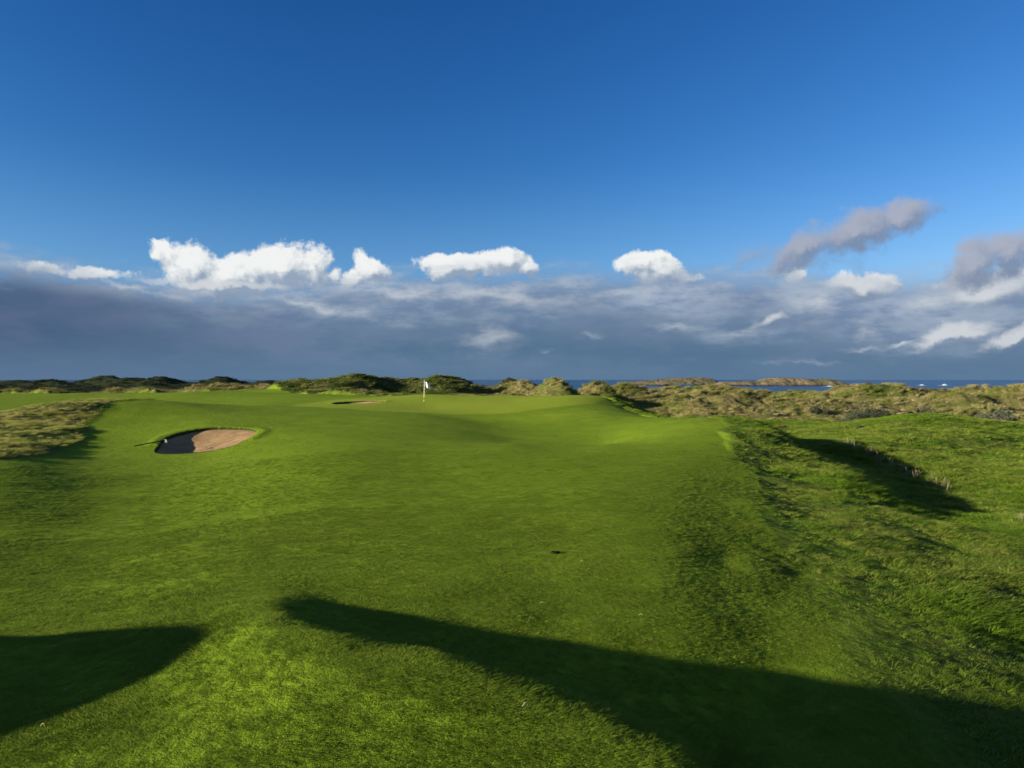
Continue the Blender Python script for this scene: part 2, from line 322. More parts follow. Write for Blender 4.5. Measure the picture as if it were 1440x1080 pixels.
def masks(x, y):
    """fair (mown), green, dune (marram), dark (scrub, and cloud shade painted on the far hills) weights; world-space outlines of the mown ground"""
    r = np.hypot(x, y)
    wob = fbm(x / 2.2, y / 2.2, 3, 5)
    # right edge of the mown ground, as x(y)
    edge = right_edge(y)
    nearw = 0.35 + 0.65 * (1 - sst(y, 14, 24))
    fair = sst(edge - x + (0.45 + 0.5 * sst(y, 16, 24)) * wob, -nearw, nearw)
    far = sst(y, 78, 84); xr = (x / np.maximum(y, 1)) * F + 720
    back = np.interp(xr, [-400, 0, 380, 440, 640, 800, 900], [135, 128, 112, 94, 84, 78, 70])
    fair = fair * sst(back - y + 1.5 * wob, -1.0, 1.0)
    medge = np.interp(y, [10, 18, 22, 25, 30, 34, 40, 48, 51, 56], [-17, -15.2, -15.8, -16.2, -18.6, -20.6, -22.0, -23.4, -26, -40])
    mound = sst(medge - x + 0.7 * wob, -0.4, 0.4) * sst(y, 8, 14) * (1 - sst(y, 52, 55))
    fair = fair * (1 - mound)
    gx, gy = G(640, 62)
    gd = np.hypot((x - gx) / 13.5, (y - gy) / 15.0) + 0.04 * wob
    green = (1 - sst(gd, 0.95, 1.02)) * fair
    dune = sst(y + 6 * wob, 76, 92) * (1 - fair)
    dune = np.maximum(dune, mound * 0.8)
    dune = np.maximum(dune, sst(np.hypot(x, y) + 5 * wob - 0.4 * x, 64, 80) * (x > 10) * (1 - fair))
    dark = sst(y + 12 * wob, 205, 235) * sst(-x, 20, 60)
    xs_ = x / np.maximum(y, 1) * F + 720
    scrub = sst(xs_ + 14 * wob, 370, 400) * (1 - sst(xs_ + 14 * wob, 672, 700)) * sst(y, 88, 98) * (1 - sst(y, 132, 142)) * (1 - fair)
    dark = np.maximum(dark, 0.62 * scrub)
    return fair, green, dune, dark

def mound_w(x, y): return (y < 60) & (x < 0)
def height(x, y, carve=True):
    z = base_surface(x, y)
    r = np.hypot(x, y)
    fair, green, dune, dark = masks(x, y)
    # far field
    far = sst(r, 150, 420)
    coast = sst(x / np.maximum(y, 1), -0.02, 0.16) * (y > 0) + (y <= 0) * 0.0
    z = z * (1 - far) + far * (-4.6) - 26 * sst(r, 440, 620)
    z = z - coast * sst(y, 155 + 40 * np.sin(x / 60.0), 300) * 18.0
    for (u, Y, h, sx, sy, rot) in HILLS:
        hx, hy = G(u, Y); c, s = math.cos(R(rot)), math.sin(R(rot))
        p = ((x - hx) * c + (y - hy) * s); p = np.where(p > 0, p / (sx[1] if isinstance(sx, tuple) else sx), p / (sx[0] if isinstance(sx, tuple) else sx)); q = (-(x - hx) * s + (y - hy) * c) / sy
        z = z + h * np.exp(-0.5 * (p * p + q * q))
    for (u, Y, h, sx, sy) in FAR:
        hx, hy = G(u, Y)
        z = z + h * np.exp(-0.5 * (((x - hx) / sx) ** 2 + ((y - hy) / sy) ** 2))
    # natural relief where nothing is mown
    rough = 1 - fair
    am = dune * np.clip(r / 90, 0, 1.2) * (1 - 0.75 * sst(y, 120, 150) * sst(-x, 20, 40)) * (1 - 0.5 * mound_w(x, y)) * (1 - 0.45 * sst(dark, 0.1, 0.5))
    mw = 1 - 0.65 * mound_w(x, y)
    z = z + am * (1.6 * fbm(x / 8.5, y / 8.5, 5, 21, 0.56)) + mw * rough * (0.40 * sst(r, 14, 30) * fbm(x / 3.8, y / 3.8, 4, 33, 0.55) + 0.11 * fbm(x / 2.0, y / 2.0, 4, 31) + 0.04 * fbm(x / 0.6, y / 0.6, 3, 35)) * sst(r, 3, 12)
    z = z + dark * 0.9 * fbm(x / 14, y / 14, 4, 51) * sst(y, 180, 220)
    # soft mown undulation
    und = 0.055 * fbm(x / 5.0, y / 5.0, 2, 61) + 0.016 * fbm(x / 1.3, y / 1.3, 3, 63)
    z = z + fair * und * sst(r, 4, 11) * (1 - 0.6 * green)
    z = z + fair * (0.006 * fbm(x / 0.35, y / 0.35, 2, 66) + 0.016 * fbm(x / 0.9, y / 0.9, 3, 67) * (1 - sst(r, 9, 14)))
    if carve:
        for b in BUNK:
            d = bunker_d(b, x, y)
            z = z + 0.05 * np.exp(-((d - 1.16) / 0.12) ** 2) * (y > b['y'] - 1)          # raised turf lip behind the sand
            z = z - (1 - sst(d, 0.985, 1.0)) * (b['dep'] + 0.35)
    return z + EYE

# ------------------------------------------------------------------ object helpers
def link(o, parent=None):
    COL.objects.link(o)
    if parent is not None: o.parent = parent
    return o
def tag(o, label=None, cat=None, group=None, kind=None):
    if label: o['label'] = label
    if cat: o['category'] = cat
    if group: o['group'] = group
    if kind: o['kind'] = kind
    return o
def np_mesh(name, V, Fq, mat=None, smooth=True, normals=None, attrs=None):
    me = D.meshes.new(name)
    V = np.asarray(V, np.float32); Fq = np.asarray(Fq, np.int32)
    n = Fq.shape[1]
    me.vertices.add(len(V)); me.vertices.foreach_set('co', V.ravel())
    me.loops.add(Fq.size); me.loops.foreach_set('vertex_index', Fq.ravel())
    me.polygons.add(len(Fq)); me.polygons.foreach_set('loop_start', np.arange(0, Fq.size, n, dtype=np.int32))
    me.polygons.foreach_set('loop_total', np.full(len(Fq), n, np.int32))
    me.update(calc_edges=True)
    if smooth: me.polygons.foreach_set('use_smooth', np.ones(len(Fq), bool))
    for k, v in (attrs or {}).items():
        v = np.asarray(v, np.float32)
        if v.ndim == 1:
            a = me.attributes.new(k, 'FLOAT', 'POINT'); a.data.foreach_set('value', v)
        else:
            a = me.attributes.new(k, 'FLOAT_VECTOR', 'POINT'); a.data.foreach_set('vector', v.ravel())
    if mat is not None: me.materials.append(mat)
    if normals is not None: me.normals_split_custom_set_from_vertices(normals.astype(np.float32))
    return D.objects.new(name, me)

def new_mat(name):
    m = D.materials.new(name); m.use_nodes = True; m.node_tree.nodes.clear()
    return m, N(m.node_tree)

# ------------------------------------------------------------------ ground material
def ground_material():
    m, g = new_mat('ground_turf')
    pos = g.add('ShaderNodeNewGeometry').outputs['Position']
    at = lambda k: g.add('ShaderNodeAttribute', attribute_name=k).outputs['Fac']
    fair, green, dune, dark = at('fair'), at('green'), at('dune'), at('dark')
    nb = g.noise(pos, 0.09, 4, 0.5)       # broad tone
    nm = g.noise(pos, 0.6, 5, 0.6)
    nf = g.noise(pos, 9.0, 6, 0.7)
    nff = g.noise(pos, 90.0, 3, 0.6)
    # mown turf
    c1 = g.mix(g.ss(nm, 0.3, 0.7), (0.105, 0.165, 0.010), (0.148, 0.205, 0.014))
    c1 = g.mix(g.ss(nb, 0.35, 0.65, 0, 0.6), c1, (0.120, 0.188, 0.009))
    c1 = g.mix(g.ss(nf, 0.42, 0.62, 0, 0.2), c1, (0.085, 0.135, 0.006))
    c1 = g.mix(g.ss(nff, 0.5, 0.75, 0, 0.35), c1, (0.18, 0.21, 0.015))
    c1 = g.mix(green, c1, (0.190, 0.240, 0.020))
    # rough grass
    c2 = g.mix(g.ss(nm, 0.35, 0.65), (0.045, 0.088, 0.008), (0.120, 0.142, 0.020))
    c2 = g.mix(g.ss(nf, 0.40, 0.65, 0, 0.7), c2, (0.030, 0.050, 0.010))
    # marram dunes
    c3 = g.mix(g.ss(nm, 0.35, 0.62), (0.085, 0.090, 0.022), (0.170, 0.140, 0.055))
    c3 = g.mix(g.ss(nf, 0.45, 0.65, 0, 0.6), c3, (0.045, 0.045, 0.018))
    c3 = g.mix(g.ss(nb, 0.52, 0.62, 0, 0.8), c3, (0.070, 0.105, 0.015))
    c4 = g.mix(g.ss(nf, 0.4, 0.6), (0.014, 0.024, 0.010), (0.034, 0.042, 0.016))  # cloud shade on the far hills put into the albedo; scrub shares it
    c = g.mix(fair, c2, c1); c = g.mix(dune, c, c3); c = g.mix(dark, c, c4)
    hgt = g.math('MULTIPLY_ADD', nf, 0.05, g.math('MULTIPLY', nff, 0.012))
    rf = g.math('SUBTRACT', 1.0, fair)
    nr = g.noise(pos, 2.2, 6, 0.65)
    hgt = g.math('ADD', hgt, g.math('MULTIPLY', g.math('MULTIPLY', nr, 0.45), rf))
    bmp = g.add('ShaderNodeBump', {'Height': hgt, 'Strength': 0.8, 'Distance': 1.0}).outputs[0]
    b = g.add('ShaderNodeBsdfPrincipled', {'Base Color': c, 'Roughness': 0.95, 'Specular IOR Level': 0.03, 'Normal': bmp})
    g.add('ShaderNodeOutputMaterial', {0: b.outputs[0]})
    return m
MG = ground_material()

# ------------------------------------------------------------------ ground sheet (polar grid around the tee)
def ground():
    th = np.concatenate([np.linspace(-math.pi, -0.78, 110, endpoint=False), np.linspace(-0.78, -0.66, 20, endpoint=False), np.linspace(-0.66, 0.66, NTH, endpoint=False),
                         np.linspace(0.66, 0.78, 20, endpoint=False), np.linspace(0.78, math.pi, 110, endpoint=False)])
    lr = [math.log(0.5)]
    stp = np.interp
    while lr[-1] < math.log(6000):
        lr.append(lr[-1] + np.interp(lr[-1], [math.log(v) for v in (0.5, 3, 8, 22, 60, 160, 420, 600, 6000)], [0.08, 0.014, 0.012, 0.0055, 0.0055, 0.007, 0.010, 0.04, 0.12]) * RST)
    lr = np.array(lr)
    T, L = np.meshgrid(th, lr); r = np.exp(L)
    x = r * np.sin(T); y = r * np.cos(T)
    z = height(x, y)
    nr, nt = x.shape
    V = np.stack([x, y, z], -1).reshape(-1, 3)
    # analytic-ish vertex normals from grid differences
    P3 = V.reshape(nr, nt, 3)
    dt = np.roll(P3, -1, 1) - np.roll(P3, 1, 1); dr = np.gradient(P3, axis=0)
    nn = np.cross(dt, dr); nn /= np.linalg.norm(nn, axis=-1, keepdims=True) + 1e-12
    nn = nn * np.sign(nn[..., 2:3])
    i, j = np.meshgrid(np.arange(nr - 1), np.arange(nt), indexing='ij'); j2 = (j + 1) % nt
    Q = np.stack([i * nt + j, i * nt + j2, (i + 1) * nt + j2, (i + 1) * nt + j], -1).reshape(-1, 4)

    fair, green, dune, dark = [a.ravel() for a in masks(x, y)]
    global GTH, GLR, GZ
    GTH, GLR, GZ = th, lr, z
    return V, Q, nn.reshape(-1, 3), dict(fair=fair, green=green, dune=dune, dark=dark)
NTH = 900; RST = 1.0
if PREVIEW: NTH = 420; RST = 2.0
V, Q, NN, AT = ground()
def piece(name, sel):
    q = Q[sel]; used = np.unique(q); mp = np.full(len(V), -1, np.int32); mp[used] = np.arange(len(used))
    o = np_mesh(name, V[used], mp[q], MG, normals=NN[used], attrs={k: a[used] for k, a in AT.items()})
    link(o); o['kind'] = 'structure'; return o
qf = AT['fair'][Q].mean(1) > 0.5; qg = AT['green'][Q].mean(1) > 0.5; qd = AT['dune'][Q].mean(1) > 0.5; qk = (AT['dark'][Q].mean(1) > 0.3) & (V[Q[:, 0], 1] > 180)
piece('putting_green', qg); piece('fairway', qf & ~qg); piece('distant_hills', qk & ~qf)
piece('dune_hills', qd & ~qf & ~qk); piece('ground', ~qf & ~qd & ~qk)

# ------------------------------------------------------------------ grass and scatter
def grass_mat(name, ca, cb, cc=None, trans=0.35, rough=0.8, spec=0.05, nw=0.9):
    m, g = new_mat(name)
    rnd = g.add('ShaderNodeObjectInfo').outputs['Random']
    pos = g.add('ShaderNodeNewGeometry').outputs['Position']
    n = g.noise(pos, 0.7, 4, 0.6)
    f = g.ss(g.math('ADD', g.math('MULTIPLY', rnd, 0.55), g.math('MULTIPLY_ADD', n, nw, (0.9 - nw) * 0.5)), 0.45, 1.0)
    c = g.mix(f, ca, cb)
    if cc: c = g.mix(g.ss(g.noise(pos, 0.16, 3, 0.5), 0.50, 0.62, 0, 0.85), c, cc)
    a = g.add('ShaderNodeBsdfPrincipled', {'Base Color': c, 'Roughness': rough, 'Specular IOR Level': spec})
    t = g.add('ShaderNodeBsdfTranslucent', {0: c})
    mx = g.add('ShaderNodeMixShader', {0: trans, 1: a.outputs[0], 2: t.outputs[0]})
    g.add('ShaderNodeOutputMaterial', {0: mx.outputs[0]})
    return m
def tuft_mesh(name, mat, nb, h, spread, width, lean=0.5, seg=2, seed=0, wind=(0, 0)):
    rg = np.random.default_rng(seed); Vs = []; Fs = []
    for k in range(nb):
        a = rg.uniform(0, 2 * math.pi); rr = spread * math.sqrt(rg.uniform(0, 1))
        bx, by = rr * math.cos(a), rr * math.sin(a)
        hh = h * rg.uniform(0.55, 1.1); la = rg.uniform(0, 2 * math.pi); lm = lean * rg.uniform(0.1, 1) * hh
        lx = lm * math.cos(la) * 0.6 + bx * lean * 1.2 * (hh / max(h, 1e-6)) + wind[0] * hh; ly = lm * math.sin(la) * 0.6 + by * lean * 1.2 + wind[1] * hh
        fa = rg.uniform(0, math.pi); wx, wy = math.cos(fa) * width / 2, math.sin(fa) * width / 2
        base = len(Vs)
        for s in range(seg):
            t = s / seg; w = 1 - 0.45 * t
            cx = bx + lx * t ** 1.8; cy = by + ly * t ** 1.8; cz = hh * (t - 0.18 * lean * t * t) - (0.01 * h if s == 0 else 0)
            Vs += [(cx - wx * w, cy - wy * w, cz), (cx + wx * w, cy + wy * w, cz)]
        Vs.append((bx + lx, by + ly, hh * (1 - 0.25 * lean)))
        for s in range(seg - 1):
            i = base + 2 * s; Fs += [(i, i + 1, i + 3), (i, i + 3, i + 2)]
        i = base + 2 * (seg - 1); Fs.append((i, i + 1, i + 2))
    return np_mesh(name, Vs, Fs, mat, smooth=False)
def scatter(name, pts, protos, rotz, scale, idx, mat=None, kind='stuff'):
    n = len(pts)
    me = D.meshes.new(name); me.vertices.add(n); me.vertices.foreach_set('co', np.asarray(pts, np.float32).ravel())
    for k, v in (('rotz', rotz), ('scl', scale)):
        a = me.attributes.new(k, 'FLOAT', 'POINT'); a.data.foreach_set('value', np.asarray(v, np.float32))
    a = me.attributes.new('pick', 'INT', 'POINT'); a.data.foreach_set('value', np.asarray(idx, np.int32))
    o = link(D.objects.new(name, me)); o['kind'] = kind
    ng = D.node_groups.new(name, 'GeometryNodeTree')
    ng.interface.new_socket('Geometry', in_out='INPUT', socket_type='NodeSocketGeometry')
    ng.interface.new_socket('Geometry', in_out='OUTPUT', socket_type='NodeSocketGeometry')
    g = N(ng); gi = g.add('NodeGroupInput'); go = g.add('NodeGroupOutput')
    join = g.add('GeometryNodeJoinGeometry')
    for p in reversed(protos):
        oi = g.add('GeometryNodeObjectInfo'); oi.inputs['Object'].default_value = p; oi.inputs['As Instance'].default_value = True
        ng.links.new(oi.outputs['Geometry'], join.inputs[0])
    def na(k, t='FLOAT'):
        q = g.add('GeometryNodeInputNamedAttribute', data_type=t); q.inputs['Name'].default_value = k; return q.outputs['Attribute']
    rot = g.add('ShaderNodeCombineXYZ', {2: na('rotz')}).outputs[0]
    e2r = g.add('FunctionNodeEulerToRotation', {0: rot}).outputs[0]
    iop = g.add('GeometryNodeInstanceOnPoints')
    ng.links.new(gi.outputs[0], iop.inputs['Points']); ng.links.new(join.outputs[0], iop.inputs['Instance'])
    iop.inputs['Pick Instance'].default_value = True
    ng.links.new(na('pick', 'INT'), iop.inputs['Instance Index']); ng.links.new(e2r, iop.inputs['Rotation']); ng.links.new(na('scl'), iop.inputs['Scale'])
    ng.links.new(iop.outputs[0], go.inputs[0])
    md = o.modifiers.new('scatter', 'NODES'); md.node_group = ng
    return o
def wedge(n, r0, r1, half=0.68, pw=2.0):
    """random ground points in the part of the place the photo could see"""
    u = rng.random(n); r = (r0 ** pw + u * (r1 ** pw - r0 ** pw)) ** (1 / pw)
    t = rng.uniform(-half, half, n)
    return r * np.sin(t), r * np.cos(t)
def zfast(x, y):
    """height by bilinear look-up in the ground grid"""
    th = np.arctan2(x, y); lr = np.log(np.hypot(x, y))
    ti = np.interp(th, GTH, np.arange(len(GTH))); li = np.interp(lr, GLR, np.arange(len(GLR)))
    t0 = np.clip(ti.astype(int), 0, len(GTH) - 2); l0 = np.clip(li.astype(int), 0, len(GLR) - 2); a = ti - t0; b = li - l0
    Z = GZ
    return (Z[l0, t0] * (1 - a) + Z[l0, t0 + 1] * a) * (1 - b) + (Z[l0 + 1, t0] * (1 - a) + Z[l0 + 1, t0 + 1] * a) * b
def in_bunker(x, y, m=1.0):
    k = np.zeros(len(x), bool)
    for b in BUNK: k |= bunker_d(b, x, y) < m
    return k

M_turf = grass_mat('turf_blades', (0.108, 0.172, 0.012), (0.170, 0.228, 0.022), trans=0.3, nw=0.35)
M_rough = grass_mat('rough_blades', (0.080, 0.155, 0.011), (0.225, 0.260, 0.040), (0.110, 0.190, 0.012), trans=0.3)
M_marram = grass_mat('marram_blades', (0.140, 0.138, 0.036), (0.330, 0.285, 0.120), (0.120, 0.150, 0.026), trans=0.25)
M_mound = grass_mat('mound_blades', (0.200, 0.220, 0.035), (0.400, 0.380, 0.110), trans=0.45)
M_far_shade = grass_mat('far_shade_blades', (0.016, 0.026, 0.014), (0.036, 0.044, 0.022), trans=0.1)  # blade colour carries the far hills' cloud shade
Q_ = 0.35 if PREVIEW else 1.0
# mown turf
tp = [tuft_mesh('turf_tuft', M_turf, 30, 0.011, 0.034, 0.0032, 1.0, 2, 100 + k) for k in range(4)]
xs = []; ss = []
for (r0, r1, n, sc) in ((2.0, 4.5, 26000, 0.95), (4.5, 7.5, 30000, 1.05), (7.5, 13, 40000, 1.25), (13, 24, 46000, 1.5), (24, 46, 30000, 1.7)):
    x, y = wedge(int(n * Q_), r0, r1); xs.append(np.stack([x, y], 1)); ss.append(np.full(len(x), sc) * rng.uniform(0.7, 1.25, len(x)))
xy = np.concatenate(xs); sc = np.concatenate(ss)
fa = masks(xy[:, 0], xy[:, 1])[0]
dens = fbm(xy[:, 0] / 0.5, xy[:, 1] / 0.5, 3, 71)
rr_ = np.hypot(xy[:, 0], xy[:, 1])
k = (fa > 0.5) & ~in_bunker(xy[:, 0], xy[:, 1]) & (rng.random(len(fa)) < (0.85 + 0.5 * dens) * (1 - sst(rr_, 9, 44)))
xy = xy[k]; sc = sc[k] * (1 + 0.25 * dens[k]); z = zfast(xy[:, 0], xy[:, 1])
scatter('mown_grass', np.column_stack([xy, z - 0.002]), tp, rng.uniform(0, 6.28, len(z)), sc, rng.integers(0, 4, len(z)))
# rough grass beside the fairway and on the knoll
rp = [tuft_mesh('rough_tuft', M_rough, 34, 0.060, 0.080, 0.0055, 1.1, 3, 200 + k, wind=(0.3, 0.1)) for k in range(4)]
xs = []; ss = []
for (r0, r1, n, scv) in ((3, 9, 16000, 0.75), (9, 20, 44000, 1.15), (20, 42, 60000, 1.9), (42, 90, 60000, 2.4)):
    x, y = wedge(int(n * Q_), r0, r1); xs.append(np.stack([x, y], 1)); ss.append(np.full(len(x), scv) * rng.uniform(0.6, 1.3, len(x)))
xy = np.concatenate(xs); sc = np.concatenate(ss)
fa, gr, du, dk = masks(xy[:, 0], xy[:, 1])
cl = fbm(xy[:, 0] / 1.1, xy[:, 1] / 1.1, 4, 72)
ed = np.where(xy[:, 1] < 34, xy[:, 0] - right_edge(xy[:, 1]), 3.0)
k = (fa < 0.8) & (du < 0.6) & ~((xy[:, 1] > 80) & (xy[:, 0] < 12)) & (rng.random(len(fa)) < (0.75 + 1.1 * cl) * np.clip(0.35 + 0.35 * ed, 0.1, 1))
xy = xy[k]; sc = sc[k] * (1 + 0.7 * cl[k]) * np.clip(0.45 + 0.22 * ed[k], 0.35, 1); z = zfast(xy[:, 0], xy[:, 1])
scatter('rough_grass', np.column_stack([xy, z - 0.006]), rp, rng.normal(0, 0.7, len(z)), sc, rng.integers(0, 4, len(z)))
# left mound
mp = [tuft_mesh('mound_tuft', M_mound, 46, 0.11, 0.10, 0.007, 1.0, 3, 300 + k, wind=(0.55, 0.15)) for k in range(4)]
n = int(16000 * Q_); x = rng.uniform(-38, -12, n); y = rng.uniform(20, 42, n)
fa, gr, du, dk = masks(x, y); cl = fbm(x / 1.0, y / 1.0, 4, 73)
k = (du > 0.35) & (fa < 0.5) & (rng.random(n) < 0.7 + 1.3 * cl)
x, y = x[k], y[k]
scatter('mound_grass', np.column_stack([x, y, zfast(x, y) - 0.01]), mp, rng.normal(0, 0.6, len(x)), rng.uniform(0.7, 1.4, len(x)) * (1 + 0.5 * cl[k]), rng.integers(0, 4, len(x)))
# marram on the dunes
ap = [tuft_mesh('marram_tuft', M_marram, 60, 0.55, 0.30, 0.022, 1.1, 3, 400 + k, wind=(0.45, 0.1)) for k in range(5)]
x, y = wedge(int(90000 * Q_), 70, 230)
fa, gr, du, dk = masks(x, y); cl = fbm(x / 4.0, y / 4.0, 4, 74); zz = zfast(x, y)
k = (du > 0.5) & (fa < 0.4) & (rng.random(len(x)) > dk * 1.7) & (zz > 1.0) & (rng.random(len(x)) < 0.62 + 1.6 * cl)
x, y, cl, zz = x[k], y[k], cl[k], zz[k]
far = np.clip(np.hypot(x, y) / 120, 0.6, 1.6) * (1 - 0.45 * sst(y, 120, 160) * sst(-x, 20, 45))
scatter('marram_grass', np.column_stack([x, y, zz - 0.03]), ap, rng.normal(0, 0.7, len(x)), rng.uniform(0.55, 1.3, len(x)) * far * (1 + 0.5 * cl), rng.integers(0, 5, len(x)))
# darker green scrub on the two mounds behind the flag
M_scrub = grass_mat('scrub_blades', (0.070, 0.100, 0.018), (0.190, 0.200, 0.055), (0.050, 0.080, 0.016), trans=0.15)
sp_ = [tuft_mesh('scrub_tuft', M_scrub, 60, 0.42, 0.32, 0.035, 1.0, 2, 450 + k, wind=(0.35, 0.05)) for k in range(4)]
x, y = wedge(int(26000 * Q_), 88, 145, 0.42)
fa, gr, du, dk = masks(x, y); cl = fbm(x / 2.5, y / 2.5, 4, 76)
k = (dk > 0.2) & (fa < 0.4) & (rng.random(len(x)) < 0.6 + 1.3 * cl); x, y = x[k], y[k]
scatter('scrub_cover', np.column_stack([x, y, zfast(x, y) - 0.03]), sp_, rng.normal(0, 0.8, len(x)), rng.uniform(0.5, 1.5, len(x)), rng.integers(0, 4, len(x)))
# tufts on the distant dunes, coloured dark to stand in for cloud shade
hp = [tuft_mesh('far_shade_tuft', M_far_shade, 60, 0.7, 0.9, 0.10, 0.9, 2, 500 + k) for k in range(3)]
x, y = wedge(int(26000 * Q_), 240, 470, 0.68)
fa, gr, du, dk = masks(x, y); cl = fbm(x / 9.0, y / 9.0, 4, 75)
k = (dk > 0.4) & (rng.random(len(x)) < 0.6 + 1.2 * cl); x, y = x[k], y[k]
scatter('far_shade_cover', np.column_stack([x, y, zfast(x, y) - 0.05]), hp, rng.uniform(0, 6.28, len(x)), rng.uniform(0.6, 1.5, len(x)), rng.integers(0, 3, len(x)))

# ------------------------------------------------------------------ sea, islands, surf
def sea():
    m, g = new_mat('sea_water')
    pos = g.add('ShaderNodeNewGeometry').outputs['Position']
    mp_ = g.add('ShaderNodeMapping', {'Vector': pos, 'Scale': (0.6, 1.0, 1.0)}).outputs[0]
    n1 = g.noise(mp_, 0.05, 6, 0.65); n2 = g.noise(mp_, 0.008, 4, 0.5)
    c = g.mix(g.ss(n2, 0.35, 0.65), (0.010, 0.040, 0.085), (0.018, 0.062, 0.120))
    cap = g.ss(n1, 0.70, 0.76)
    c = g.mix(g.math('MULTIPLY', cap, 0.7), c, (0.5, 0.55, 0.6))
    bm = g.add('ShaderNodeBump', {'Height': n1, 'Strength': 1.0, 'Distance': 3.0}).outputs[0]
    b = g.add('ShaderNodeBsdfPrincipled', {'Base Color': c, 'Roughness': 0.35, 'Specular IOR Level': 0.35, 'Normal': bm})
    g.add('ShaderNodeOutputMaterial', {0: b.outputs[0]})
    n = 64; Vs = [(0, 0, 0)] + [(14000 * math.cos(2 * math.pi * i / n), 14000 * math.sin(2 * math.pi * i / n), 0) for i in range(n)]
    o = link(np_mesh('sea', Vs, [(0, 1 + i, 1 + (i + 1) % n) for i in range(n)], m)); o['kind'] = 'structure'
sea()
def rock_mat():
    m, g = new_mat('island_rock')
    geo = g.add('ShaderNodeNewGeometry'); pos = geo.outputs['Position']
    n1 = g.noise(pos, 0.03, 6, 0.6); n2 = g.noise(pos, 0.15, 5, 0.7)
    zc = g.add('ShaderNodeSeparateXYZ', {0: pos}).outputs[2]
    c = g.mix(g.ss(n1, 0.42, 0.58), (0.19, 0.145, 0.085), (0.10, 0.095, 0.050))
    c = g.mix(g.ss(n2, 0.55, 0.7), c, (0.045, 0.040, 0.035))
    c = g.mix(g.ss(zc, 4.5, 1.5), c, (0.045, 0.043, 0.045))
    bm = g.add('ShaderNodeBump', {'Height': n2, 'Strength': 1.0, 'Distance': 6.0}).outputs[0]
    b = g.add('ShaderNodeBsdfPrincipled', {'Base Color': c, 'Roughness': 0.9, 'Specular IOR Level': 0.1, 'Normal': bm})
    g.add('ShaderNodeOutputMaterial', {0: b.outputs[0]})
    return m
MR = rock_mat()
def island(name, prof, Yc, depth, label, seed):
    us = np.array([p[0] for p in prof]); vs = np.array([p[1] for p in prof])
    x = np.linspace((us[0] - 720) / F * Yc - 6, (us[-1] - 720) / F * Yc + 6, 260); y = np.linspace(Yc - depth / 2, Yc + depth / 2, 70)
    X, Y = np.meshgrid(x, y)
    top = np.interp(X / Yc * F + 720, us, EYE - (vs - VH) / F * Yc, left=-3, right=-3)
    q = (Y - Yc) / (depth / 2) * (1 + 0.25 * fbm(X / 40, Y / 40, 3, seed))
    prf = np.clip(1 - np.abs(q) ** 2.6, 0, 1) ** 0.8
    Z = -2.0 + (top + 2.0) * prf + (2.2 * fbm(X / 16, Y / 16, 5, seed + 3, 0.6)) * np.clip(prf * 1.5, 0, 1) * np.clip(top / 6, 0.2, 1)
    nr, nc = X.shape; i, j = np.meshgrid(np.arange(nr - 1), np.arange(nc - 1), indexing='ij')
    Qd = np.stack([i * nc + j, i * nc + j + 1, (i + 1) * nc + j + 1, (i + 1) * nc + j], -1).reshape(-1, 4)
    o = link(np_mesh(name, np.stack([X, Y, Z], -1).reshape(-1, 3), Qd, MR)); o['kind'] = 'structure'; o['label'] = label
island('island', [(870, 541), (885, 537.5), (905, 535.5), (935, 533), (960, 531), (985, 530.5), (998, 532), (1005, 536), (1009, 541)], 1500, 120, 'low rocky island with a pale bare slope, left of the other', 5)
island('island', [(1003, 541), (1012, 537), (1040, 536.5), (1062, 536), (1076, 532.8), (1090, 531), (1108, 532), (1125, 532.6), (1145, 534.2), (1158, 533), (1170, 534.5), (1180, 537), (1190, 541), (1197, 542.5)], 1430, 110, 'longer rocky island with surf at its right end', 9)
def foam_mat():
    m, g = new_mat('foam')
    b = g.add('ShaderNodeBsdfPrincipled', {'Base Color': (0.42, 0.45, 0.47, 1), 'Roughness': 0.9, 'Specular IOR Level': 0.1})
    g.add('ShaderNodeOutputMaterial', {0: b.outputs[0]}); return m
MF = foam_mat()
def wave(u, Y, wpx, hpx, label, seed):
    rg = np.random.default_rng(seed); x0, y0 = G(u, Y); w = wpx / F * Y; hgt = hpx / F * Y
    nx, ny = 60, 14; X, Yg = np.meshgrid(np.linspace(-1, 1, nx), np.linspace(-1, 1, ny))
    env = np.exp(-np.abs((X - 0.15) / 0.26) ** 3) + 0.28 * np.exp(-(X / 0.8) ** 4)
    Z = hgt * env * np.clip(1 - Yg ** 2, 0, 1) ** 0.6 * (1 + 0.5 * fbm(X * 9 + seed, Yg * 3, 4, seed)) - 0.1
    i, j = np.meshgrid(np.arange(ny - 1), np.arange(nx - 1), indexing='ij')
    Qd = np.stack([i * nx + j, i * nx + j + 1, (i + 1) * nx + j + 1, (i + 1) * nx + j], -1).reshape(-1, 4)
    o = np_mesh('breaking_wave', np.stack([X * w / 2, Yg * w * 0.10, Z], -1).reshape(-1, 3), Qd, MF)
    o.location = (x0, y0, 0); link(o); tag(o, label, 'wave', 'waves breaking offshore')
wave(1295, 1560, 20, 1.1, 'white breaker on the open sea, left of the two behind the dunes', 3)
wave(1327, 1560, 20, 1.5, 'white breaker on the open sea, right of the two behind the dunes', 4)
wave(1165, 1330, 26, 0.9, 'thin white line of surf at the foot of the right island', 5)

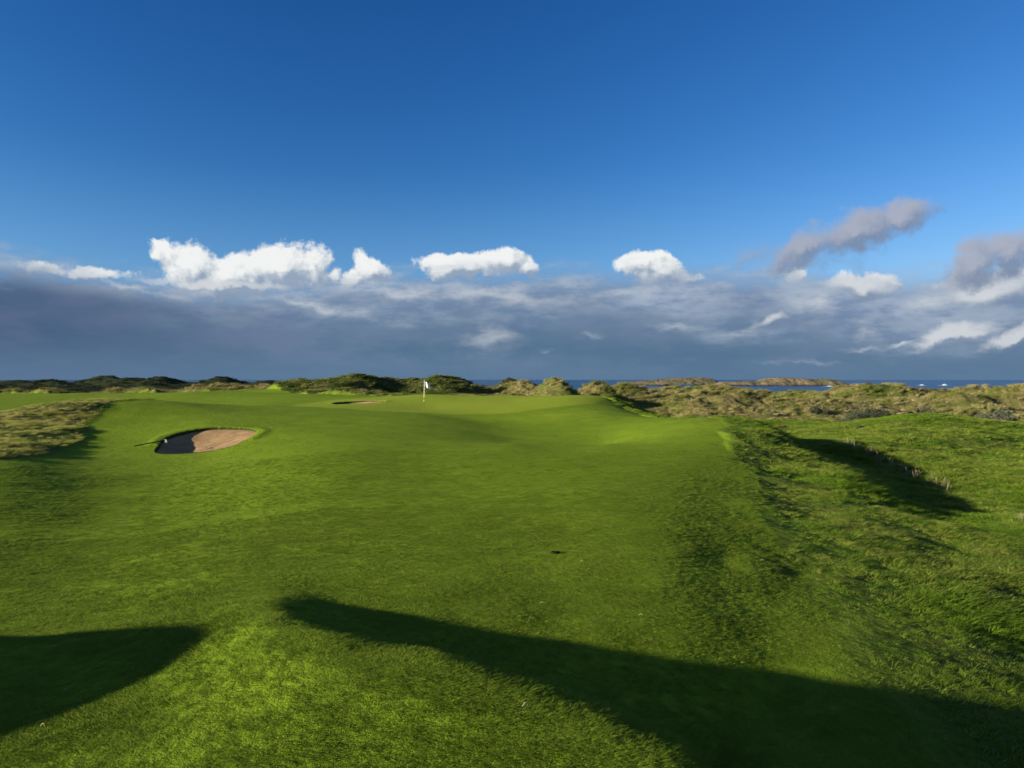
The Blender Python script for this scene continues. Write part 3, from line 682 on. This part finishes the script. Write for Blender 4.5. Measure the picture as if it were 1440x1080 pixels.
# ------------------------------------------------------------------ simple materials
def flat_mat(name, c, rough=0.6, spec=0.3, var=0.0, sc=8.0, c2=None, bump=0.0, metal=0.0):
    m, g = new_mat(name)
    ins = {'Roughness': rough, 'Specular IOR Level': spec, 'Metallic': metal, 'Base Color': (*c, 1)}
    if c2 is not None or bump:
        tc = g.add('ShaderNodeTexCoord').outputs['Object']; n = g.noise(tc, sc, 6, 0.65)
        if c2 is not None: ins['Base Color'] = g.mix(g.ss(n, 0.38, 0.62), c, c2)
        if bump: ins['Normal'] = g.add('ShaderNodeBump', {'Height': n, 'Strength': 1.0, 'Distance': bump}).outputs[0]
    b = g.add('ShaderNodeBsdfPrincipled', ins); g.add('ShaderNodeOutputMaterial', {0: b.outputs[0]}); return m
def tube(pts, rad, n=10, cap=True):
    """tube along points; rad a number or a list"""
    P_ = [Vector(p) for p in pts]; rr = rad if hasattr(rad, '__len__') else [rad] * len(P_)
    Vs = []; Fs = []
    for i, p in enumerate(P_):
        t = (P_[min(i + 1, len(P_) - 1)] - P_[max(i - 1, 0)]).normalized()
        a = t.cross(Vector((0.3, 0.9, 0.1))).normalized(); b = t.cross(a)
        for k in range(n):
            q = p + (a * math.cos(2 * math.pi * k / n) + b * math.sin(2 * math.pi * k / n)) * rr[i]; Vs.append(tuple(q))
    for i in range(len(P_) - 1):
        for k in range(n): Fs.append((i * n + k, i * n + (k + 1) % n, (i + 1) * n + (k + 1) % n, (i + 1) * n + k))
    return Vs, Fs
def from_py(name, Vs, Fs, mat, smooth=True, parent=None):
    me = D.meshes.new(name); me.from_pydata([tuple(v) for v in Vs], [], [tuple(f) for f in Fs]); me.materials.append(mat)
    if smooth: me.polygons.foreach_set('use_smooth', [True] * len(me.polygons))
    return link(D.objects.new(name, me), parent)
def merge(*vf):
    Vs = []; Fs = []
    for v, f in vf:
        o = len(Vs); Vs += list(v); Fs += [tuple(i + o for i in q) for q in f]
    return Vs, Fs
def box(cx, cy, cz, sx, sy, sz):
    v = [(cx + a * sx / 2, cy + b * sy / 2, cz + c * sz / 2) for a in (-1, 1) for b in (-1, 1) for c in (-1, 1)]
    return v, [(0, 1, 3, 2), (4, 6, 7, 5), (0, 4, 5, 1), (2, 3, 7, 6), (0, 2, 6, 4), (1, 5, 7, 3)]
def empty(name, loc, rz=0.0):
    o = D.objects.new(name, None); o.location = loc; o.rotation_euler = (0, 0, rz); o.empty_display_size = 0.2; return link(o)
def gz(x, y): return float(zfast(np.array([x]), np.array([y]))[0])

# ------------------------------------------------------------------ bunkers
def sand_mat():
    m, g = new_mat('bunker_sand')
    pos = g.add('ShaderNodeNewGeometry').outputs['Position']
    n1 = g.noise(pos, 1.3, 5, 0.6); n2 = g.noise(pos, 22, 5, 0.7)
    rk = g.add('ShaderNodeTexWave', {'Vector': pos, 'Scale': 3.2, 'Distortion': 5.0, 'Detail': 2.0, 'Detail Scale': 1.2}, wave_type='RINGS').outputs[1]
    c = g.mix(g.ss(n1, 0.35, 0.65), (0.235, 0.150, 0.070), (0.310, 0.205, 0.100))
    c = g.mix(g.ss(n2, 0.5, 0.75, 0, 0.5), c, (0.17, 0.10, 0.05))
    h = g.math('MULTIPLY_ADD', n2, 0.03, g.math('MULTIPLY', rk, 0.006))
    bm = g.add('ShaderNodeBump', {'Height': h, 'Strength': 0.9, 'Distance': 1.0}).outputs[0]
    b = g.add('ShaderNodeBsdfPrincipled', {'Base Color': c, 'Roughness': 0.95, 'Specular IOR Level': 0.05, 'Normal': bm})
    g.add('ShaderNodeOutputMaterial', {0: b.outputs[0]}); return m
MS = sand_mat()
M_soil = flat_mat('turf_wall', (0.020, 0.030, 0.008), 0.95, 0.05, c2=(0.045, 0.050, 0.016), sc=14, bump=0.04)
def bunker(b, label):
    nt, nr = 120, 34; t = np.linspace(0, 2 * math.pi, nt, endpoint=False); c, s = math.cos(R(b['rot'])), math.sin(R(b['rot']))
    def edge(k):
        # world position of the outline at scale k
        an = np.arctan2(np.sin(t), np.cos(t))
        rad = (1 + 0.045 * np.sin(3 * an + 1.0) + 0.03 * np.sin(5 * an)) * k / (np.abs(np.cos(t)) ** 2.6 + np.abs(np.sin(t)) ** 2.6) ** (1 / 2.6)
        p = np.cos(t) * b['a'] * rad; q = np.sin(t) * b['b'] * rad
        return b['x'] + p * c - q * s, b['y'] + p * s + q * c
    ks = np.concatenate([[0.02], np.linspace(0.08, 1.0, nr - 1)])
    # an inclined plane through the rim, with a bowl in it
    ex, ey = edge(1.0); ez = height(ex, ey, carve=False)
    A = np.column_stack([ex, ey, np.ones(nt)]); sol, *_ = np.linalg.lstsq(A, ez, rcond=None)
    Vs = []
    for k in ks:
        x, y = edge(k); zp = A_eval = x * sol[0] + y * sol[1] + sol[2]
        zr = zp * (1 - k ** 3) + (ez) * k ** 3
        back = 0.5 + 0.5 * np.sin(t + 0.2)                 # the far and right faces are swept up to the lip
        right = 0.5 + 0.5 * np.cos(t - 0.35)
        rim_drop = 0.20 * (1 - np.clip(np.maximum(back * 0.6, right * 0.95), 0, 1)) + 0.05
        dep = b['dep'] * (1 - k ** 2.4) * (0.85 - 0.45 * np.cos(t) * k)
        z = zr - dep - rim_drop * b['dep'] / 0.6 * k ** 2 + 0.02 * fbm(x / 0.5, y / 0.5, 3, 81)
        Vs.append(np.column_stack([x, y, z]))
    Vs = np.concatenate(Vs); i, j = np.meshgrid(np.arange(nr - 1), np.arange(nt), indexing='ij'); j2 = (j + 1) % nt
    Qd = np.stack([i * nt + j, (i + 1) * nt + j, (i + 1) * nt + j2, i * nt + j2], -1).reshape(-1, 4)
    o0 = np.array([b['x'], b['y'], gz(b['x'], b['y'])])
    e = empty('sand_bunker', tuple(o0)); tag(e, label, 'bunker', 'bunkers cut into the mown turf')
    link(np_mesh('sand', Vs - o0, Qd, MS), e)
    # revetted turf wall from the sand up to the grass
    sx_, sy_ = edge(1.0); zs = Vs[-nt:, 2]; ox, oy = edge(1.02); oz = height(ox, oy, carve=False) + 0.005
    ix, iy = edge(0.995)
    rows = [np.column_stack([sx_, sy_, zs - 0.05]), np.column_stack([ix, iy, zs * 0.5 + oz * 0.5]), np.column_stack([ix * 0.999 + sx_ * 0.001, iy, oz - 0.02]), np.column_stack([ox, oy, oz]), np.column_stack([*edge(1.05), height(*edge(1.05), carve=False) - 0.06])]
    W = np.concatenate(rows); i, j = np.meshgrid(np.arange(len(rows) - 1), np.arange(nt), indexing='ij'); j2 = (j + 1) % nt
    Qw = np.stack([i * nt + j, (i + 1) * nt + j, (i + 1) * nt + j2, i * nt + j2], -1).reshape(-1, 4)
    link(np_mesh('turf_wall', W - o0, Qw, M_soil), e)
    return e
bunker(BUNK[0], 'large oval sand bunker at the left, half in shadow, with a rake beside it')
bunker(BUNK[1], 'small far sand bunker left of the flagstick, a thin sliver of sand')
# shaggy grass around the bunker lips
xs = []
for b in BUNK:
    n = int(4200 * Q_) + 600; t = rng.uniform(0, 2 * math.pi, n); k = 1.0 + np.abs(rng.normal(0.0, 0.07, n)) + 0.012
    rad = (1 + 0.045 * np.sin(3 * t + 1.0) + 0.03 * np.sin(5 * t)) * k / (np.abs(np.cos(t)) ** 2.6 + np.abs(np.sin(t)) ** 2.6) ** (1 / 2.6); p = np.cos(t) * b['a'] * rad; q = np.sin(t) * b['b'] * rad
    c, s = math.cos(R(b['rot'])), math.sin(R(b['rot'])); xs.append(np.column_stack([b['x'] + p * c - q * s, b['y'] + p * s + q * c]))
xy = np.concatenate(xs)
scatter('bunker_lip_grass', np.column_stack([xy, height(xy[:, 0], xy[:, 1], carve=False) - 0.01]), rp, rng.normal(0, 0.8, len(xy)), rng.uniform(0.10, 0.26, len(xy)), rng.integers(0, 4, len(xy)))

# ------------------------------------------------------------------ rake
M_dark = flat_mat('rake_handle', (0.012, 0.012, 0.014), 0.5)
M_white = flat_mat('pale_plastic', (0.30, 0.30, 0.28), 0.7)
def rake():
    # handle end at the left, head at the bunker lip
    def at(u, Y): x, y = G(u, Y); return Vector((x, y, float(height(np.array([x]), np.array([y]), carve=False)[0])))
    a = at(189, 28.2); h = at(233, 28.9); e = empty('bunker_rake', tuple(a)); tag(e, 'long dark bunker rake lying on the turf with its pale head at the sand', 'rake')
    a0 = Vector((0, 0, 0.09)); h0 = h - a + Vector((0, 0, 0.20))
    d = (h0 - a0).normalized()
    from_py('handle', *tube([a0, a0.lerp(h0, 0.5), h0], [0.022, 0.022, 0.024]), M_dark, parent=e)
    sd = Vector((-d.y, d.x, 0)).normalized()
    from_py('rake_head', *tube([h0 + sd * 0.20, h0, h0 - sd * 0.20], 0.018, 8), M_white, parent=e)
    tn = [tube([h0 + sd * s + Vector((0, 0, 0.0)), h0 + sd * s + d * 0.02 + Vector((0, 0, -0.11))], [0.011, 0.006], 6) for s in np.linspace(-0.18, 0.18, 8)]
    from_py('tines', *merge(*tn), M_white, parent=e)
rake()

# ------------------------------------------------------------------ flagstick
def flagstick():
    Y = 55.0; x, y = G(596, Y); z = gz(x, y)
    e = empty('golf_flagstick', (x, y, z)); tag(e, 'white and yellow flagstick with a limp white flag standing on the green', 'flagstick')
    mw = flat_mat('flag_pole_white', (0.78, 0.76, 0.72), 0.35); my = flat_mat('flag_pole_yellow', (0.72, 0.66, 0.16), 0.35); mk = flat_mat('flag_pole_dark', (0.03, 0.03, 0.025), 0.4)
    lean = lambda h: Vector((0.020 * h, 0, h))
    from_py('pole', *tube([lean(-0.1), lean(0.55)], 0.014), mk, parent=e)
    from_py('pole_band', *tube([lean(0.55), lean(0.70)], 0.020), my, parent=e)
    from_py('pole_band', *tube([lean(0.70), lean(0.84)], 0.014), mk, parent=e)
    from_py('pole_band', *tube([lean(0.84), lean(1.12)], 0.022), my, parent=e)
    from_py('pole_band', *tube([lean(1.12), lean(2.12)], 0.016), mw, parent=e)
    from_py('finial', *tube([lean(2.12), lean(2.14), lean(2.16)], [0.022, 0.028, 0.008]), mw, parent=e)
    mf, g = new_mat('flag_cloth'); bb = g.add('ShaderNodeBsdfPrincipled', {'Base Color': (0.80, 0.78, 0.76, 1), 'Roughness': 0.8}); tt = g.add('ShaderNodeBsdfTranslucent', {0: (0.8, 0.78, 0.75, 1)})
    g.add('ShaderNodeOutputMaterial', {0: g.add('ShaderNodeMixShader', {0: 0.3, 1: bb.outputs[0], 2: tt.outputs[0]}).outputs[0]})
    n, m_ = 26, 12; Vs = []
    for i in range(n):
        s = i / (n - 1)
        for j in range(m_):
            h = j / (m_ - 1)
            Vs.append((0.044 + 0.019 + 0.40 * s, 0.09 * math.sin(s * 7.5 + h * 1.2) * s ** 0.6 + 0.05 * s, 2.10 - 0.40 * (1 - h) * (1 - 0.18 * s) - 0.30 * s ** 1.5 + 0.03 * math.sin(s * 9)))
    Fs = [(i * m_ + j, (i + 1) * m_ + j, (i + 1) * m_ + j + 1, i * m_ + j + 1) for i in range(n - 1) for j in range(m_ - 1)]
    o = from_py('flag', Vs, Fs, mf, parent=e); sm = o.modifiers.new('thickness', 'SOLIDIFY'); sm.thickness = 0.003
    # the cup
    Vs = []; nn = 24
    for k in range(nn): a = 2 * math.pi * k / nn; Vs += [(0.054 * math.cos(a), 0.054 * math.sin(a), 0.004), (0.054 * math.cos(a), 0.054 * math.sin(a), -0.10), (0.060 * math.cos(a), 0.060 * math.sin(a), 0.004)]
    Fs = [(3 * k, 3 * ((k + 1) % nn), 3 * ((k + 1) % nn) + 1, 3 * k + 1) for k in range(nn)] + [(3 * k + 2, 3 * ((k + 1) % nn) + 2, 3 * ((k + 1) % nn), 3 * k) for k in range(nn)]
    from_py('cup', Vs, Fs, mw, parent=e)
flagstick()

# ------------------------------------------------------------------ shrubs
def shrub(u, Y, w, h, colA, colB, label, name='dune_shrub', cat='shrub', n=900, seed=1, leaf=0.07, sink=0.05):
    rg = np.random.default_rng(seed); x0, y0 = G(u, Y); z0 = gz(x0, y0)
    e = empty(name, (x0, y0, z0)); tag(e, label, cat, 'low shrubs among the dunes')
    mf = flat_mat(name + '_leaf', colA, 0.7, 0.1, c2=colB, sc=1.6); mt = flat_mat(name + '_twig', (0.06, 0.045, 0.035), 0.9, 0.05)
    # clump centres under an uneven dome
    nc = 14; cs = []
    for k in range(nc):
        a = rg.uniform(0, 6.28); r = math.sqrt(rg.uniform(0, 1)) * 0.42
        cx, cy = r * math.cos(a) * w, r * math.sin(a) * w * 0.6
        ch = h * (1 - (r / 0.55) ** 2) * rg.uniform(0.45, 0.95)
        dz = gz(x0 + cx, y0 + cy) - z0
        cs.append((cx, cy, dz, ch, rg.uniform(0.16, 0.30) * w * 0.6))
    Vs = []; Fs = []
    for k in range(n):
        cx, cy, dz, ch, cr = cs[rg.integers(nc)]
        v = rg.normal(0, 1, 3); v /= np.linalg.norm(v); rr = rg.uniform(0.5, 1.05)
        p = np.array([cx + v[0] * cr * rr, cy + v[1] * cr * rr, max(dz + ch * 0.55 + v[2] * ch * 0.5 * rr, dz - sink)])
        a = rg.normal(0, 1, 3); a /= np.linalg.norm(a); b_ = np.cross(a, rg.normal(0, 1, 3)); b_ /= np.linalg.norm(b_) + 1e-9
        L = leaf * rg.uniform(0.6, 1.5); i = len(Vs)
        Vs += [p - a * L, p + b_ * L * 0.45, p + a * L, p - b_ * L * 0.45]; Fs.append((i, i + 1, i + 2, i + 3))
    from_py('foliage', Vs, Fs, mf, smooth=False, parent=e)
    tw = []
    for (cx, cy, dz, ch, cr) in cs:
        for q in range(3):
            tip = (cx + rg.normal(0, cr * 0.5), cy + rg.normal(0, cr * 0.5), dz + ch * rg.uniform(0.7, 1.1))
            b0 = (cx * 0.4, cy * 0.4, (dz if abs(dz) < 1 else 0) * 0.4 - 0.1); md = tuple((a + c) / 2 + rg.normal(0, 0.05) for a, c in zip(b0, tip))
            tw.append(tube([b0, md, tip], [0.03, 0.02, 0.006], 5))
    from_py('stem', *merge(*tw), mt, parent=e)
DKA, DKB = (0.022, 0.032, 0.020), (0.060, 0.068, 0.045)
shrub(1216, 72, 5.2, 2.7, DKA, DKB, 'biggest dark grey-green willow shrub, on the slope beyond the knoll', n=3800, seed=1)
shrub(1150, 88, 2.2, 1.8, DKA, DKB, 'dark leafy shrub leaning on the slope left of the biggest shrub', n=1500, seed=2)
shrub(1098, 66, 2.0, 0.65, (0.025, 0.014, 0.010), (0.085, 0.050, 0.035), 'low reddish-brown bush in front of a dark hollow, nearest to the shadowed valley', n=1700, seed=3, leaf=0.05)
shrub(1268, 121, 3.4, 1.1, (0.075, 0.042, 0.026), (0.12, 0.075, 0.045), 'russet brown shrub on the dune top right of centre', n=1900, seed=4)
shrub(1306, 84, 2.8, 1.7, (0.05, 0.055, 0.035), (0.12, 0.11, 0.075), 'grey twiggy shrub on the tan bank right of the grassy path', n=1600, seed=5)
shrub(1400, 80, 4.4, 1.9, (0.05, 0.060, 0.040), (0.11, 0.11, 0.080), 'wide grey-green shrub near the right edge of the dunes', n=2600, seed=6)
shrub(1060, 100, 2.0, 0.8, DKA, (0.08, 0.08, 0.045), 'small dark shrub left of the leaning shrub, half way up the dunes', n=900, seed=7)
shrub(1222, 131, 1.5, 0.8, DKA, DKB, 'tiny dark shrub on the highest dune crest against the sea', n=700, seed=8)
shrub(712, 126, 3.2, 1.0, DKA, (0.05, 0.06, 0.03), 'dark scrub on the dune top just right of the flag mound', n=1500, seed=9, leaf=.1)
shrub(845, 112, 2.6, 0.9, DKA, (0.06, 0.07, 0.03), 'dark scrub on the middle dune above the green', n=1200, seed=10, leaf=.1)

# ------------------------------------------------------------------ dead stalks on the valley side
M_stalk = flat_mat('dead_stalk', (0.12, 0.11, 0.055), 0.9, 0.05, c2=(0.22, 0.19, 0.11), sc=20)
def stalk_proto(seed):
    rg = np.random.default_rng(seed); ts = []
    for k in range(5):
        a = rg.uniform(0, 6.28); r = rg.uniform(0, 0.10); h = rg.uniform(0.22, 0.46); lx, ly = rg.normal(0, 0.05, 2)
        bx, by = r * math.cos(a), r * math.sin(a)
        ts.append(tube([(bx, by, -0.03), (bx + lx * 0.4, by + ly * 0.4, h * 0.5), (bx + lx, by + ly, h * 0.85), (bx + lx * 1.3, by + ly, h)], [0.006, 0.005, 0.009, 0.003], 5))
    v, f = merge(*ts); me = D.meshes.new('stalk_tuft'); me.from_pydata([tuple(q) for q in v], [], f); me.materials.append(M_stalk); return me
sm_ = [stalk_proto(k) for k in range(5)]
rg = np.random.default_rng(5)
def ray0(u, v):
    Yv = np.exp(np.linspace(math.log(8), math.log(80), 1200)); x = (u - 720) / F * Yv; d = EYE - (v - VH) / F * Yv - zfast(x, Yv)
    i = int(np.argmax(d < 0)); return float(x[i]), float(Yv[i])
for (u, v, n_, sp) in [(1190, 634, 4, 8), (1204, 642, 5, 7), (1220, 651, 4, 7), (1232, 656, 4, 5), (1243, 660, 3, 6), (1254, 664, 6, 4), (1266, 670, 3, 5), (1276, 675, 6, 5), (1290, 680, 4, 6), (1304, 684, 3, 4), (1316, 687, 4, 5), (1326, 692, 5, 4), (1334, 695, 5, 3), (1436, 738, 3, 3)]:
    for q in range(n_):
        x, y = ray0(u + rg.normal(0, sp * 0.7), v - 6 + rg.normal(0, 2.5))
        o = D.objects.new('dead_stalks', sm_[rg.integers(5)]); o.location = (x, y, gz(x, y)); o.rotation_euler = (0, 0, rg.uniform(0, 6.28)); k_ = rg.uniform(0.5, 0.9) * y / 27; o.scale = (k_ * 0.8, k_ * 0.8, k_)
        link(o); tag(o, 'pale dead stalks standing in the line up the right valley side', 'dead stalks', 'pale dead stalks along the valley side')

# ------------------------------------------------------------------ crows
M_crow = flat_mat('crow_black', (0.008, 0.008, 0.010), 0.5)
def crow(u, v_, Y, rz, pose, label):
    x, y = G(u, Y); z = gz(x, y); e = empty('crow', (x, y, z), rz); tag(e, label, 'bird', 'crows on the grass')
    # body: one continuous skinned surface from tail to beak
    if pose == 'up': pts_ = [((-.24, 0, .10), .018), ((-.14, 0, .15), .045), ((0, 0, .22), .085), ((.10, 0, .30), .07), ((.145, 0, .38), .042), ((.19, 0, .415), .045), ((.235, 0, .41), .020), ((.29, 0, .395), .006)]
    else: pts_ = [((-.26, 0, .20), .018), ((-.15, 0, .20), .045), ((0, 0, .19), .085), ((.11, 0, .17), .065), ((.18, 0, .12), .042), ((.22, 0, .08), .043), ((.255, 0, .05), .020), ((.29, 0, .01), .006)]
    from_py('body', *tube([p for p, r in pts_], [r for p, r in pts_], 14), M_crow, parent=e)
    for s in (-1, 1):
        w = [((.08, s * .07, .24 if pose == 'up' else .21), .03), ((-.02, s * .09, .21), .045), ((-.14, s * .06, .16), .03), ((-.24, s * .03, .13), .008)]
        from_py('wing', *tube([p for p, r in w], [r for p, r in w], 8), M_crow, parent=e)
        from_py('leg', *tube([(.0, s * .03, .14), (.01, s * .03, .07), (.0, s * .03, .0), (.05, s * .03, .0)], .008, 6), M_crow, parent=e)
crow(1210, 598, 50.0, R(160), 'down', 'black crow alone at the left foot of the knoll crest, nearest the biggest shrub')
crow(1281, 588, 55.5, R(10), 'down', 'black crow crouching low on the knoll crest, left of the upright one')
crow(1291, 587, 55.8, R(60), 'up', 'black crow standing upright on the knoll crest, right of the low one')

# ------------------------------------------------------------------ divot and litter on the fairway
def ray_ground(u, v):
    Yv = np.exp(np.linspace(math.log(2.2), math.log(80), 1500)); x = (u - 720) / F * Yv; d = EYE - (v - VH) / F * Yv - zfast(x, Yv)
    i = int(np.argmax(d < 0)); return float(x[i]), float(Yv[i])
def divot():
    x, y = ray_ground(781, 778); z = gz(x, y); e = empty('divot', (x, y, z)); tag(e, 'torn dark divot hole in the middle of the fairway', 'divot')
    Vs = []; n = 28; rg2 = np.random.default_rng(3)
    for k in range(n):
        a = 2 * math.pi * k / n; j = 1 + 0.2 * math.sin(3 * a) + rg2.normal(0, .05)
        for (s, h) in ((1.25, .004), (1.0, .022), (.85, .012), (.5, .008)): Vs.append((  .045 * s * j * math.cos(a), .035 * s * j * math.sin(a), h))
    Fs = [(4 * k + q, 4 * ((k + 1) % n) + q, 4 * ((k + 1) % n) + q + 1, 4 * k + q + 1) for k in range(n) for q in range(3)] + [tuple(4 * k + 3 for k in range(n))]
    from_py('soil', Vs, Fs, flat_mat('divot_soil', (0.008, 0.007, 0.005), .95, .02, c2=(.02, .018, .01), sc=60), parent=e)
    o = tuft_mesh('torn_turf', M_rough, 50, 0.02, 0.06, 0.003, 1.2, 2, 9); link(o, e)
divot()
M_lit = flat_mat('dry_stem', (0.20, 0.20, 0.09), .9, .02)
LIT = [(762, 852, 'curved pale dry stem on the fairway above the long shadow'), (676, 859, 'short dark-tipped dry stem left of the curved one'), (90, 978, 'thin pale stem at the edge of the left shadow'), (60, 1028, 'pale dry stem at the bottom left corner'),
       (1071, 791, 'pale stem at the right edge of the mown turf'), (818, 792, 'thin pale stem just right of the divot'), (738, 1000, 'white fleck of dry grass at the lower edge of the long shadow'), (901, 869, 'pale fleck of dry grass right of centre above the shadow'), (302, 699, 'pale dry stem on the sunlit turf below the big bunker')]
rg = np.random.default_rng(12)
for (u, v, lb) in LIT:
    x, y = ray_ground(u, v); z = gz(x, y); a = rg.uniform(-.5, .5); L = 0.007 * math.hypot(x, y) ** .5
    p = [(-L * math.cos(a), -L * math.sin(a), .020), (0, 0, .034), (L * .6, L * (math.sin(a) + .15), .036), (L * math.cos(a), L * math.sin(a), .022)]
    o = from_py('dry_stem', *tube(p, [.0022, .003, .003, .0015], 6), M_lit); o.location = (x, y, z); tag(o, lb, 'dry stem', 'dry stems lying on the mown turf')
